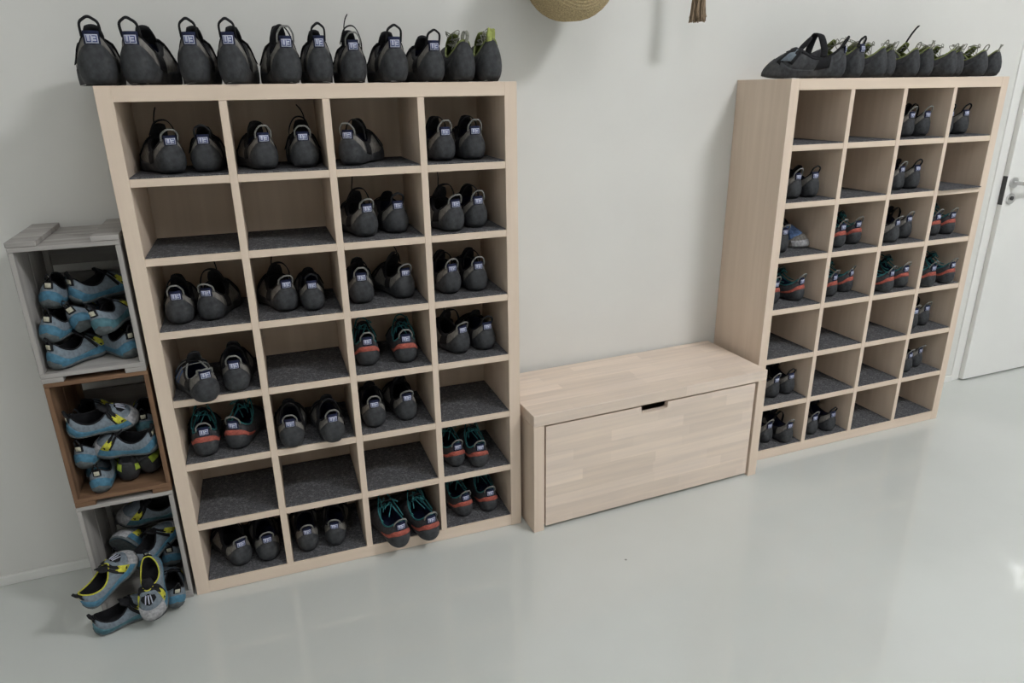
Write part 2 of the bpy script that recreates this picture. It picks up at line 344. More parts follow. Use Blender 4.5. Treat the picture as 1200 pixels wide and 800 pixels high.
sm('lime_pale', (.38, .42, .13), .25); sm('olive', (.10, .12, .03)); sm('lime', (.20, .23, .085), .3); sm('lime_bright', (.45, .58, .07), .2); sm('lace_grey', (.26, .26, .22), .4, 300)

S0 = [(0, .004, .003), (.016, .010, .003), (.027, .038, .001), (.032, .085, .003), (.037, .130, .002), (.048, .172, .001), (.045, .212, .003), (.028, .246, .006), (-.006, .262, .009), (-.033, .25, .007), (-.045, .218, .003), (-.045, .175, .001), (-.035, .13, .003), (-.031, .085, .004), (-.027, .038, .001), (-.016, .010, .003)]
R0 = [(0, .010, .094), (.014, .014, .091), (.0275, .035, .072), (.034, .07, .059), (.031, .105, .064), (.021, .132, .080), (.014, .148, .087), (.007, .156, .089), (0, .158, .09)]
R0 = R0 + [(-x, y, z) for x, y, z in R0[7:0:-1]]
KS = 3; SN = 16 * KS
SC = crom(S0, KS); RC = crom(R0, KS)
CEN = Vector((0, .11, 0))
def surf(i, t):
    i %= SN; s, r = SC[i], RC[i]
    d = abs(i / SN * 2 - 0) if i <= SN / 2 else (2 - i / SN * 2)      # 0 heel .. 1 toe
    a, b = SC[(i + 1) % SN], SC[i - 1]; tg = a - b; out = Vector((tg.y, -tg.x, 0)).normalized()
    if out.dot(Vector((s.x, s.y - .12, 0))) < 0: out = -out
    k = .012 + .42 * max(0, ((s - r).to_2d().length - .015))
    p1 = s + out * interp(d, [0, .3, .6, 1], [.014, .012, .004, .006]) + out * (.008 if d < .22 else 0); p1.z = s.z + interp(d, [0, .22, .4, .8, 1], [.020, .018, .026, .026, .026])
    p2 = r + out * k; p2.z = r.z - interp(d, [0, .3, .6, 1], [.022, .018, .010, .012])
    u = 1 - t
    return s * u ** 3 + p1 * (3 * u * u * t) + p2 * (3 * u * t * t) + r * t ** 3
def nrm(i, t):
    du = surf(i + 1, t) - surf(i - 1, t); e = .02; t0 = max(0, t - e); t1 = min(1, t + e)
    n = du.cross(surf(i, t1) - surf(i, t0))
    if n.length < 1e-12: return Vector((0, 0, 1))
    n.normalize(); c = surf(i, t) - Vector((0, min(max(surf(i, t).y, .05), .2), .03))
    return n if n.dot(c) > 0 else -n
def patch(mb, i0, i1, f0, f1, nt, off, closed=False, mi=0, skirt=.0025):
    ids = list(range(i0, i1 if closed else i1 + 1)); rows = []
    def row(k, o, ext=0):
        vs = []
        for i in ids:
            a, b = f0(i), f1(i); t = min(1, a + (b - a) * k); vs.append(surf(i, t) + nrm(i, t) * o)
        return vs
    rows.append(row(0, off - skirt)); rows += [row(k / nt, off) for k in range(nt + 1)]; rows.append(row(1, off - skirt))
    n = len(ids); vs = [v for r in rows for v in r]; fs = []
    for r in range(len(rows) - 1):
        for j in range(n if closed else n - 1):
            a = r * n + j; b = r * n + (j + 1) % n; fs.append((a, b, b + n, a + n))
    mb.add(vs, fs, mi)
def dd(i): i %= SN; return i / SN * 2 if i <= SN / 2 else 2 - i / SN * 2
def TR(i): return interp(dd(i), [0, .08, .16, .3, .45, .65, .8, 1], [.76, .75, .66, .46, .30, .30, .46, .56])
def TRK(i): return interp(dd(i), [0, .12, .3, .5, .7, 1], [.66, .62, .46, .42, .42, .5])
def base_parts(rub, upp, lin, trim, tr=TR):
    P = []
    q = MB(); patch(q, 0, SN, lambda i: 0, tr, 5, .0018, True)
    ring = [surf(i, 0) + Vector((0, 0, -.002)) for i in range(SN)]; mid = [Vector((0, .03 + .2 * k / 6, .001)) for k in range(7)]
    q.add(ring, [tuple(range(SN - 1, -1, -1))]); P.append(('rubber_rand', q, [rub], None))
    q = MB(); patch(q, 0, SN, lambda i: max(0, tr(i) - .08), lambda i: 1, 5, .0, True, skirt=.001); P.append(('upper', q, [upp], None))
    q = MB(); ro = []
    for zf, sh in ((0, 0), (.12, .10), (.5, .06), (.85, .10), (1, .22)):
        vs = []
        for i in range(SN):
            r, s = RC[i], SC[i]; b = Vector((s.x * .78, .02 + s.y * .80, .014)); p = r.lerp(b, zf)
            if zf < 1: p += (Vector((0, .085, p.z)) - p) * sh * .35
            vs.append(p)
        ro.append(vs)
    vs = [v for r in ro for v in r]; fs = [(r * SN + j, (r + 1) * SN + j, (r + 1) * SN + (j + 1) % SN, r * SN + (j + 1) % SN) for r in range(4) for j in range(SN)]
    fs.append(tuple(range(4 * SN, 5 * SN))); q.add(vs, fs); P.append(('lining', q, [lin], None))
    q = MB(); q.tube(RC, .0028, 6, True); P.append(('collar_trim', q, [trim], None))
    return P
def heel_tab(lift, tabm, labels=True, wid=.016, lab=None):
    P = []; q = MB(); hw = wid; n = 6; vs = []
    prof = [(.0005, .066), (-.0035, .080), (-.0015, .092), (.003, .0975 + lift)]
    for y, z in prof:
        for j in range(n + 1):
            x = -hw + 2 * hw * j / n; vs.append((x, y + x * x * 16, z))
    m = len(vs); vs += [(x, y + .0035, z) for x, y, z in vs]; fs = []
    for r in range(3):
        for j in range(n):
            a = r * (n + 1) + j; f = (a, a + 1, a + n + 2, a + n + 1); fs.append(f); fs.append(tuple(k + m for k in reversed(f)))
    for j in range(n): a = 3 * (n + 1) + j; fs.append((a, a + 1, a + 1 + m, a + m))
    for r in range(3):
        for j, fl in ((0, 0), (n, 1)): a = r * (n + 1) + j; fs.append((a, a + n + 1, a + n + 1 + m, a + m))
    q.add(vs, fs); P.append(('heel_tab', q, [tabm], None))
    if labels:
        q = MB(); w_ = .0125; z0, z1 = .0745, .0905
        def pt(x, z, o):
            y = interp(z, [.066, .080, .092, .1], [.0005, -.0035, -.0015, .003]); return (x, y + x * x * 16 - o, z)
        def pan(x0, x1, za, zb, o, mi):
            k = 4; vs = []
            for oo in (o, o - .002):
                for z in (za, (za + zb) / 2, zb): vs += [pt(x0 + (x1 - x0) * j / k, z, oo) for j in range(k + 1)]
            fs = [(r * 5 + j, r * 5 + j + 1, r * 5 + j + 6, r * 5 + j + 5) for r in range(2) for j in range(k)]
            rim = [0, 1, 2, 3, 4, 9, 14, 13, 12, 11, 10, 5]
            fs += [(rim[a], rim[a] + 15, rim[(a + 1) % 12] + 15, rim[(a + 1) % 12]) for a in range(12)]
            q.add(vs, fs, mi)
        pan(-w_, w_, z0, z1, .0012, 0)
        def mark(x0, x1, za, zb): pan(x0, x1, za, zb, .0017, 1)
        # two framed size characters
        a, b, c, d = -.0105, -.0015, .0765, .0885; l = .0017
        mark(a, a + l, c, d); mark(b - l, b, c, d); mark(a + l, b - l, c, c + l)
        a, b = .0012, .0105
        mark(b - l, b, c, d); mark(a, b - l, c, c + l); mark(a, b - l, d - l, d); mark(a + .002, b - l, (c + d) / 2 - l / 2, (c + d) / 2 + l / 2)
        P.append(('size_label', q, [lab or SM['label_white'], SM['label_blue']], 'heel_tab'))
    return P
def loop(pts, r, mt, name='pull_loop', flat=.3, k=5, wide=(0, 1, .2), n=6): 
    q = MB(); q.tube(spline(pts, k), r, n, False, flat, wide); return (name, q, [mt], None)
def tongue(mt, h=.118, w_=.019, y0=.15, y1=.112):
    q = MB(); n = 6; vs = []
    for k in range(5):
        t = k / 4; y = y0 + (y1 - y0) * t; z = .082 + (h - .082) * t ** .8; ww = w_ * (1 - .25 * t * t) + .004 * math.sin(t * 3)
        for j in range(n + 1):
            x = -ww + 2 * ww * j / n; vs.append((x, y - x * x * 14, z - x * x * 18))
    m = len(vs); vs += [(x, y + .003, z + .004) for x, y, z in vs]; fs = []
    for r in range(4):
        for j in range(n):
            a = r * (n + 1) + j; f = (a, a + 1, a + n + 2, a + n + 1); fs.append(f); fs.append(tuple(i + m for i in reversed(f)))
        for j in (0, n): a = r * (n + 1) + j; fs.append((a, a + n + 1, a + n + 1 + m, a + m))
    for j in range(n): a = 4 * (n + 1) + j; fs.append((a, a + 1, a + 1 + m, a + m))
    q.add(vs, fs); return ('tongue', q, [mt], None)
def over_strap(mt, ti, t0, w_, top, name='strap'):
    # band over the instep: from the lateral side, across the throat, to the medial side
    i = int(ti * SN); a = surf(i, t0) + nrm(i, t0) * .002; b = surf(SN - i, t0) + nrm(SN - i, t0) * .002
    a1 = surf(i, .85) + nrm(i, .85) * .004; b1 = surf(SN - i, .85) + nrm(SN - i, .85) * .004; c = (a1 + b1) / 2; c.z += top
    q = MB(); q.tube(spline([a, a1, c, b1, b], 4), w_, 6, False, .18, (0, 1, -.3)); return (name, q, [mt], None)
def laces(mt, seed, curls=3, r=.0014):
    rnd = random.Random(seed); P = []
    q = MB(); pts = []
    for k in range(7):
        t = k / 6; s = 1 if k % 2 else -1; pts.append((s * (.017 - .006 * t), .125 + .045 * t, .088 - .008 * t + .004 * (k % 2)))
    q.tube(spline(pts, 4), r, 5)
    for c in range(curls):
        x = rnd.uniform(-.02, .02); y = rnd.uniform(.09, .14); pts = [(x * .4, .132, .092)]
        for k in range(4): pts.append((x + rnd.uniform(-.018, .018), y + rnd.uniform(-.03, .02), .096 + rnd.uniform(.0, .028)))
        pts.append((x * 2.0, y - .02, .078)); q.tube(spline(pts, 4), r, 5)
    return ('laces', q, [mt], None)
def HL(y=.010, top=.121, back=-.002, r=.0040, mt='strap_black'):
    return loop([(-.019, y + .004, .088), (-.018, back + .003, (top + .09) / 2 + .004), (-.008, back - .002, top - .003), (.0, back - .003, top), (.008, back - .002, top - .003), (.018, back + .003, (top + .09) / 2 + .004), (.019, y + .004, .088)], r, SM[mt], flat=.75)
def rib_loop(top=.114, back=-.008, mt='trim_grey'):
    return loop([(-.021, .010, .084), (-.020, .002, .100), (-.010, back, top), (.0, back - .001, top + .0015), (.010, back, top), (.020, .002, .100), (.021, .010, .084)], .0030, SM[mt], flat=.8)
def make(kind):
    m_ = SM
    if kind[0] == 'A':
        P = base_parts(m_['rubber_charcoal'], m_['suede_grey' if kind != 'A5' else 'rubber_charcoal'], m_['lining_navy' if kind != 'A3' else 'lining_black'], m_['strap_black' if kind != 'A4' else 'trim_grey'])
        P += heel_tab(0, m_['lining_navy']); P.append(tongue(m_['mesh_black'], .122 if kind != 'A1' else .112))
        P.append(over_strap(m_['strap_black'], .36, .45, .011, .006)); P.append(over_strap(m_['strap_black'], .42, .42, .010, .006))
        if kind == 'A5':
            q = MB()
            for k in range(4):
                ii = SN - 4 - k * 2 if True else 0; c0 = surf(ii, .50 - .02 * k); n0 = nrm(ii, .50 - .02 * k); tx = (surf(ii + 1, .5) - surf(ii - 1, .5)).normalized(); ty = n0.cross(tx)
                q.tube([c0 + n0 * .003 + tx * (.0055 * math.cos(a * .6283)) + ty * (.0055 * math.sin(a * .6283)) for a in range(10)], .0013, 4, True)
            P.append(('side_lettering', q, [m_['trim_pale']], None))
            q = MB(); patch(q, int(.36 * SN), int(.42 * SN), lambda i: .5, lambda i: .9, 2, .004); P.append(('blue_panel', q, [m_['kid_upper']], None)); P.append(HL())
            P.append(loop([(-.036, .12, .05), (-.036, .11, .095), (-.012, .10, .128), (.016, .085, .126), (.033, .07, .085), (.034, .07, .06)], .011, m_['strap_black'], 'open_strap', .2))
        for i0, i1 in ((int(.17 * SN), int(.5 * SN)), (SN - int(.5 * SN), SN - int(.17 * SN))):
            q = MB(); patch(q, i0, i1, lambda i: interp(dd(i), [.34, .45, 1], [.93, .84, .80]), lambda i: 1, 2, .0022, skirt=.002); P.append(('collar_band', q, [m_['mesh_black']], None))
        for i0 in (int(.165 * SN), SN - int(.165 * SN) - 3):
            q = MB(); patch(q, i0, i0 + 3, lambda i: TR(i) - .05, lambda i: 1, 4, .0030); P.append(('side_strap', q, [m_['strap_black']], None))
        if kind == 'A1': P.append(HL())
        if kind == 'A2': P += [rib_loop(), loop([(-.030, .085, .066), (-.024, .08, .105), (0, .075, .124), (.024, .08, .104), (.031, .09, .066)], .006, m_['strap_black'], 'open_strap')]
        if kind == 'A3': P += [rib_loop(.111, -.012), loop([(-.033, .095, .055), (-.034, .09, .10), (-.015, .082, .132), (.012, .10, .128), (.026, .125, .095)], .0075, m_['strap_black'], 'open_strap', .22), loop([(.0, .13, .10), (.012, .11, .125), (.006, .12, .15), (-.005, .15, .165)], .0018, m_['strap_black'], 'lace_end', 1)]
        if kind == 'A4':
            P += [rib_loop(.104, -.014)]
            q = MB(); patch(q, int(.30 * SN), int(.70 * SN), lambda i: TR(i) - .02, lambda i: .93, 4, .0016); P.append(('toe_panel', q, [m_['upper_blue']], None))
            P.append(over_strap(m_['trim_grey'], .33, .4, .008, .006)); P.append(over_strap(m_['trim_grey'], .39, .4, .008, .006))
    elif kind == 'B':
        P = base_parts(m_['rubber_charcoal'], m_['suede_dark'], m_['lining_navy'], m_['trim_teal'], lambda i: interp(dd(i), [0, .15, .3, .45, .65, .8, 1], [.56, .54, .42, .30, .30, .46, .56]))
        f0 = lambda i: interp(dd(i), [0, .15, .3, .42], [.55, .53, .41, .30]); f1 = lambda i: interp(dd(i), [0, .15, .3, .42], [.70, .68, .54, .36])
        q = MB(); patch(q, -int(.2 * SN), int(.2 * SN), f0, f1, 2, .0024); P.append(('heel_stripe', q, [m_['stripe_orange']], None))
        P += heel_tab(0, m_['lining_navy']); P.append(tongue(m_['mesh_black'], .118)); P.append(rib_loop())
        q = MB(); q.tube([Vector((x * 1.06, .02 + y * .93, z + .010 + .02 * max(0, (y - .06)) / .1)) for x, y, z in RC[8:SN - 7]], .0022, 6); P.append(('collar_cord', q, [m_['trim_teal']], None))
        P.append(laces(m_['trim_teal'], 3, 3, .0016)); P.append(over_strap(m_['strap_black'], .38, .45, .010, .006))
    elif kind[0] == 'C':
        P = base_parts(m_['rubber_charcoal'], m_['suede_dark'], m_['olive'], m_['lime'], lambda i: interp(dd(i), [0, .1, .25, .45, .65, .8, 1], [.93, .90, .66, .38, .36, .5, .58]))
        P.append(tongue(m_['olive'], .112)); P.append(laces(m_['lace_grey'], 5 if kind == 'C' else 9, 3 if kind != 'C4' else 1))
        if kind == 'C4': P.append(loop([(.0, .13, .085), (.004, .115, .12), (.0, .09, .15), (-.006, .07, .165)], .007, m_['strap_black'], 'open_strap', .3, wide=(1, 0, 0)))
        if kind != 'C2': P.append(loop([(-.006, .008, .088), (-.007, .0, .104), (-.004, -.001, .112), (.002, .002, .113), (.005, .008, .106), (.006, .016, .088)], .0055 if kind != 'C3' else .0085, m_['lace_grey' if kind != 'C3' else 'lime_pale'], flat=.25, wide=(1, 0, 0)))
        else: P.append(HL(.01, .118, .002)); P += heel_tab(0, m_['lining_navy'])
    elif kind == 'K':
        P = base_parts(m_['suede_grey'], m_['upper_blue'], m_['lining_black'], m_['trim_navy']); P.append(tongue(m_['strap_black'], .12)); P.append(over_strap(m_['upper_blue'], .38, .4, .012, .006))
        q = MB(); patch(q, int(.36 * SN), int(.64 * SN), lambda i: 0.0, lambda i: .30, 3, .003); P.append(('toe_cap', q, [m_['toe_grey']], None))
        P.append(loop([(-.02, .10, .08), (-.03, .09, .11), (-.02, .05, .14), (-.012, .03, .15)], .009, m_['strap_black'], 'open_strap', .2))
    elif kind[0] == 'D':
        rub = m_['kid_blue'] if kind != 'D2' else m_['kid_teal']
        P = base_parts(rub, m_['kid_upper'], m_['lining_black'], m_['kid_yellow' if kind == 'D3' else 'strap_black'], TRK)
        q = MB(); patch(q, 0, SN, lambda i: 0, lambda i: .16, 1, .0035, True); q.add([surf(i, 0) + Vector((0, 0, -.0035)) for i in range(SN)], [tuple(range(SN - 1, -1, -1))]); P.append(('outsole', q, [m_['kid_sole']], None))
        q = MB(); patch(q, int(.41 * SN), int(.59 * SN), lambda i: .10, lambda i: .50, 3, .0045); P.append(('toe_cap', q, [m_['toe_grey']], None))
        
        for a, b in ((.60, .66), (.34, .40)):
            q = MB(); patch(q, int(a * SN), int(b * SN), lambda i: .4, lambda i: .75, 2, .003); P.append(('yellow_panel', q, [m_['kid_yellow']], None))
        q = MB(); patch(q, -int(.09 * SN), int(.09 * SN), lambda i: .10, lambda i: .40 - .9 * dd(i), 2, .0042); P.append(('heel_cap', q, [m_['kid_sole']], None))
        P += [over_strap(m_['strap_black'], .34, .45, .007, .007), over_strap(m_['strap_black'], .385, .45, .007, .006)]
        P += heel_tab(-.004, m_['strap_black'], False, .014)
        q = MB(); q.box(-.009, .009, -.006, -.0035, .076, .092); P.append(('white_label', q, [m_['cream']], 'heel_tab'))
        P.append(loop([(-.007, .002, .094), (-.008, -.006, .110), (0, -.008, .122), (.008, -.006, .110), (.007, .002, .094)], .0055, m_['strap_black'], flat=.3)); P.append(tongue(m_['strap_black'], .108))
        if kind in ('D3', 'D4'):
            q = MB(); patch(q, int(.5 * SN) - 3, int(.5 * SN) + 3, lambda i: .62 + .1 * abs(i - SN // 2) / 3, lambda i: .92 - .1 * abs(i - SN // 2) / 3, 3, .0045)
            P.append(('emblem', q, [m_['strap_black']], None)); q = MB()
            for o in (-1.6, 0, 1.6):
                i = SN // 2 + int(o); q.tube([surf(i, t) + nrm(i, t) * .0058 for t in (.66, .74, .82, .88)], .0022, 5)
            P.append(('emblem_claw', q, [m_['label_white']], 'emblem'))
    else:   # E: black with lime flash
        P = base_parts(m_['rubber_black'], m_['suede_dark'], m_['lining_black'], m_['strap_black'], TRK); P += heel_tab(0, m_['strap_black'], False); P.append(tongue(m_['mesh_black'], .115))
        for a, b in ((.06, .24), (.76, .94)):
            q = MB(); patch(q, int(a * SN), int(b * SN), lambda i: .52 - .5 * abs(dd(i) - .3), lambda i: .74 - .5 * abs(dd(i) - .3), 2, .0035); P.append(('lime_flash', q, [m_['lime_bright']], None))
        P.append(over_strap(m_['strap_black'], .36, .45, .012, .006)); P.append(HL(.01, .115, .0))
    return P
PROTO = {}
def shoe(kind, side, scale, label, group, loc=None, mat=None, yaw=0):
    key = (kind, side)
    if key not in PROTO:
        out = []
        for nm, q, mats, par in make(kind):
            if side == 'L' and nm != 'size_label':
                q.v = [(-v[0], v[1], v[2]) for v in q.v]; q.f = [tuple(reversed(f)) for f in q.f]
            me = q.mesh(nm, mats, True); bm_fix(me); out.append((nm, me, par))
        PROTO[key] = out
    e = empty('climbing_shoe')
    if mat is not None:
        loc_, rot_, _ = mat.decompose(); e.location = loc_; e.rotation_euler = rot_.to_euler()
    else: e.location = loc; e.rotation_euler = (0, 0, yaw)
    e.scale = scale
    tag(e, label, 'shoe', group); made = {}
    for nm, me, par in PROTO[key]:
        made[nm] = link(nm, me, made[par] if par else e)
    return e
import bmesh
def bm_fix(me):
    bm = bmesh.new(); bm.from_mesh(me); bmesh.ops.recalc_face_normals(bm, faces=bm.faces); bm.to_mesh(me); bm.free()
    for p in me.polygons: p.use_smooth = True
DESC = {'A1': 'charcoal climbing shoe with black heel loop', 'A2': 'charcoal climbing shoe with grey ribbed heel loop', 'A3': 'charcoal climbing shoe with loose black strap', 'A4': 'charcoal climbing shoe with blue toe panel',
        'B': 'black climbing shoe with teal collar and orange stripe', 'C': 'dark climbing shoe with lime collar', 'C4': 'dark climbing shoe with upright black strap', 'C3': 'dark climbing shoe with pale lime heel loop', 'A5': 'side-on black climbing shoe with ring lettering', 'C2': 'black laced climbing shoe', 'K': 'blue shoe with pale grey toe cap'}
DESC_S = {'A1': 'charcoal shoe, black heel loop', 'A2': 'charcoal shoe, grey heel loop', 'A3': 'charcoal shoe, loose strap', 'A4': 'blue-toed charcoal shoe', 'B': 'orange-striped black shoe', 'K': 'blue shoe with pale toe'}
ROWN = ['', 'top', 'second', 'third', 'fourth', 'fifth', 'sixth', 'bottom']; COLN = ['', 'first', 'second', 'third', 'fourth']
ORD = ['first', 'second', 'third', 'fourth', 'fifth', 'sixth', 'seventh', 'eighth', 'ninth', 'tenth', 'eleventh']
# unit, row (0 = on top), column, foot, x in cell (m), depth of heel (m), yaw (deg), kind, scale
SHOES = [
 (1,0,0,'L',0.0190,0.0000,7.0,'A1',(1.10,1.050,1.250)),(1,0,0,'R',0.1014,0.0060,-9.0,'A1',(1.085,1.050,1.250)),
 (1,0,0,'L',0.2332,0.0040,-2.6,'A1',(0.975,1.050,1.250)),(1,0,0,'R',0.3242,-0.0120,-5.3,'A1',(0.958,1.050,1.250)),
 (1,0,0,'L',0.4642,0.0040,5.7,'A2',(0.987,1.020,1.180)),(1,0,0,'R',0.5480,0.0060,0.0,'A1',(0.887,1.020,1.200)),
 (1,0,0,'L',0.6362,0.0060,-2.4,'A3',(0.910,1.000,1.100)),(1,0,0,'R',0.7472,-0.0040,-0.1,'A1',(1.011,1.020,1.180)),
 (1,0,0,'R',0.8596,0.0080,3.2,'A1',(0.940,1.000,1.100)),(1,0,0,'L',0.9514,0.0120,1.5,'C',(0.933,1.000,1.150)),
 (1,0,0,'R',1.0296,0.0120,-4.0,'C3',(0.944,1.000,1.200)),(1,1,1,'L',0.1090,0.0350,18.0,'A3',(0.980,0.880,1.000)),
 (1,1,1,'R',0.1877,0.0350,0.0,'A1',(0.980,0.880,1.000)),(1,1,2,'L',0.0800,0.0350,10.0,'A2',(0.980,0.880,1.000)),
 (1,1,2,'R',0.1825,0.0350,-2.0,'A3',(0.980,0.880,1.000)),(1,1,3,'L',0.0420,0.0350,-26.0,'A2',(0.980,0.880,1.000)),
 (1,1,4,'L',0.0668,0.0350,5.4,'A2',(0.980,0.880,1.000)),(1,1,4,'R',0.1588,0.0350,0.6,'A2',(0.980,0.880,1.000)),
 (1,2,3,'L',0.0811,0.0340,10.4,'A3',(0.980,0.880,1.000)),(1,2,3,'R',0.1758,0.0520,7.6,'A1',(0.980,0.880,1.000)),
 (1,2,4,'L',0.0828,0.0100,11.0,'A3',(0.980,0.880,1.000)),(1,2,4,'R',0.1640,0.0410,4.0,'A2',(0.980,0.880,1.000)),
 (1,3,1,'L',0.0530,0.0410,0.0,'A2',(0.980,0.880,1.000)),(1,3,1,'R',0.1310,0.0450,-12.0,'A3',(0.980,0.880,1.000)),
 (1,3,2,'L',0.0898,0.0530,13.4,'A3',(0.980,0.880,1.000)),(1,3,2,'R',0.1608,0.0300,0.6,'A1',(0.900,0.950,0.950)),
 (1,3,3,'L',0.0479,0.0490,-1.9,'A2',(0.980,0.880,1.000)),(1,3,3,'R',0.1856,0.0560,11.0,'A3',(0.980,0.880,1.000)),
 (1,3,4,'L',0.0743,0.0510,8.0,'A2',(0.980,0.880,1.000)),(1,3,4,'R',0.1600,0.0480,2.0,'A2',(0.980,0.880,1.000)),
 (1,4,1,'L',0.1030,-0.0550,18.0,'A4',(0.980,0.880,1.000)),(1,4,1,'R',0.1770,-0.0080,0.0,'A2',(0.980,0.880,1.000)),
 (1,4,3,'L',0.0489,0.0514,-1.0,'B',(0.980,0.880,1.000)),(1,4,3,'R',0.1680,0.0340,-4.0,'B',(0.980,0.880,1.000)),
 (1,4,4,'L',0.1002,0.0490,17.0,'A3',(0.980,0.880,1.000)),(1,4,4,'R',0.1850,0.0500,6.0,'A1',(0.980,0.880,1.000)),
 (1,5,1,'L',0.0627,0.0230,4.0,'B',(0.980,0.880,1.000)),(1,5,1,'R',0.1433,0.0380,-16.0,'B',(0.980,0.880,1.000)),
 (1,5,2,'L',0.0477,-0.0150,-2.0,'A2',(0.980,0.880,1.000)),(1,5,2,'R',0.1740,-0.0270,4.0,'A2',(0.980,0.880,1.000)),
 (1,5,3,'L',0.0505,0.0300,-0.9,'A2',(0.980,0.880,1.000)),(1,5,3,'R',0.1606,0.0420,2.9,'A3',(0.980,0.880,1.000)),
 (1,6,4,'L',0.0622,0.0390,5.0,'B',(0.900,0.920,0.950)),(1,6,4,'R',0.1340,0.0070,-2.0,'B',(0.900,0.920,0.950)),
 (1,7,1,'L',0.1100,0.0340,20.0,'A3',(0.980,0.880,1.000)),(1,7,1,'R',0.1900,0.0270,6.0,'A2',(0.980,0.880,1.000)),
 (1,7,2,'L',0.0553,0.0310,2.0,'A2',(0.920,0.950,0.950)),(1,7,2,'R',0.1430,0.0310,-6.0,'A2',(0.920,0.950,0.950)),
 (1,7,3,'L',0.0915,-0.0590,11.0,'B',(1.020,1.050,1.020)),(1,7,3,'R',0.1956,-0.0570,11.0,'B',(1.020,1.050,1.020)),
 (1,7,4,'L',0.0840,0.0400,8.0,'B',(0.920,0.920,0.950)),(1,7,4,'R',0.1750,0.0380,0.0,'B',(0.920,0.920,0.950)),
 (2,0,0,'L',0.2336,0.0100,52.7,'A5',(1.037,1.050,1.120)),(2,0,0,'R',0.3060,0.0000,17.5,'C2',(0.970,1.000,1.150)),
 (2,0,0,'L',0.4322,0.0120,25.2,'C',(0.942,1.000,1.100)),(2,0,0,'R',0.4914,0.0300,8.8,'C',(0.881,0.980,1.050)),
 (2,0,0,'L',0.5916,0.0100,11.2,'C',(0.827,1.000,1.050)),(2,0,0,'R',0.6578,0.0080,4.3,'C4',(0.863,1.000,1.100)),
 (2,0,0,'L',0.7888,0.0100,16.6,'C',(0.889,1.000,1.020)),(2,0,0,'R',0.8470,0.0300,4.0,'C',(0.863,0.950,1.000)),
 (2,0,0,'L',0.9546,0.0100,7.5,'C',(0.922,1.000,1.000)),(2,0,0,'R',1.0310,0.0100,2.2,'C',(0.889,1.000,1.000)),
 (2,1,3,'L',0.0986,0.0450,4.7,'A2',(0.900,0.860,0.980)),(2,1,3,'R',0.1814,0.0450,-0.7,'A2',(0.900,0.860,0.980)),
 (2,1,4,'L',0.0505,0.0450,0.7,'A1',(0.900,0.860,0.980)),(2,1,4,'R',0.1374,0.0450,-2.7,'A1',(0.900,0.860,0.980)),
 (2,2,1,'L',0.0890,0.0450,4.0,'A2',(0.900,0.860,0.980)),(2,2,1,'R',0.1710,0.0450,-2.0,'A1',(0.900,0.860,0.980)),
 (2,2,3,'L',0.0970,0.0450,6.0,'A2',(0.900,0.860,0.980)),(2,2,3,'R',0.1800,0.0450,0.0,'A1',(0.900,0.860,0.980)),
 (2,3,1,'L',0.0660,0.0540,2.0,'A3',(0.900,0.860,0.980)),(2,3,1,'R',0.1242,0.2620,-152.0,'K',(0.780,0.760,0.920)),
 (2,3,2,'L',0.0760,0.0330,4.0,'B',(0.900,0.860,0.980)),(2,3,2,'R',0.1780,0.0540,0.0,'B',(0.900,0.860,0.980)),
 (2,3,3,'L',0.0839,0.0130,13.0,'A3',(0.900,0.860,0.980)),(2,3,3,'R',0.1970,0.0540,2.0,'A2',(0.900,0.860,0.980)),
 (2,3,4,'L',0.0910,0.0430,6.0,'B',(0.900,0.860,0.980)),(2,3,4,'R',0.1750,0.0410,0.0,'B',(0.900,0.860,0.980)),
 (2,4,1,'L',0.0538,0.0540,1.4,'B',(0.900,0.860,0.980)),(2,4,1,'R',0.1792,0.0500,12.7,'B',(0.900,0.860,0.980)),
 (2,4,2,'L',0.0838,0.0430,12.3,'B',(0.900,0.860,0.980)),(2,4,2,'R',0.2002,0.0704,20.6,'B',(0.900,0.860,0.980)),
 (2,4,3,'L',0.0860,-0.0010,12.0,'B',(0.900,0.860,0.980)),(2,4,3,'R',0.1986,0.0270,2.0,'B',(0.900,0.860,0.980)),
 (2,4,4,'L',0.0529,-0.0100,2.0,'B',(0.900,0.860,0.980)),(2,4,4,'R',0.1770,-0.0030,4.0,'B',(0.900,0.860,0.980)),
 (2,5,4,'L',0.0590,0.0380,4.0,'A2',(0.900,0.860,0.980)),(2,5,4,'R',0.1440,0.0520,-2.0,'A2',(0.900,0.860,0.980)),
 (2,6,1,'L',0.1070,0.0430,8.0,'A2',(0.900,0.860,0.980)),(2,6,1,'R',0.1890,0.0490,0.0,'A1',(0.900,0.860,0.980)),
 (2,6,4,'L',0.0708,0.0320,8.3,'A2',(0.900,0.860,0.980)),(2,6,4,'R',0.1662,0.0597,9.7,'A3',(0.900,0.860,0.980)),
 (2,7,1,'L',0.0948,0.0380,6.3,'A2',(0.900,0.860,0.980)),(2,7,1,'R',0.1742,0.0050,1.6,'A2',(0.900,0.860,0.980)),
 (2,7,2,'L',0.0666,0.0220,2.7,'A2',(0.900,0.860,0.980)),(2,7,2,'R',0.1634,0.0170,3.3,'A1',(0.900,0.860,0.980)),
]
cnt = {1: 0, 2: 0}; per = {}
for s_ in SHOES: per[s_[:3]] = per.get(s_[:3], 0) + 1
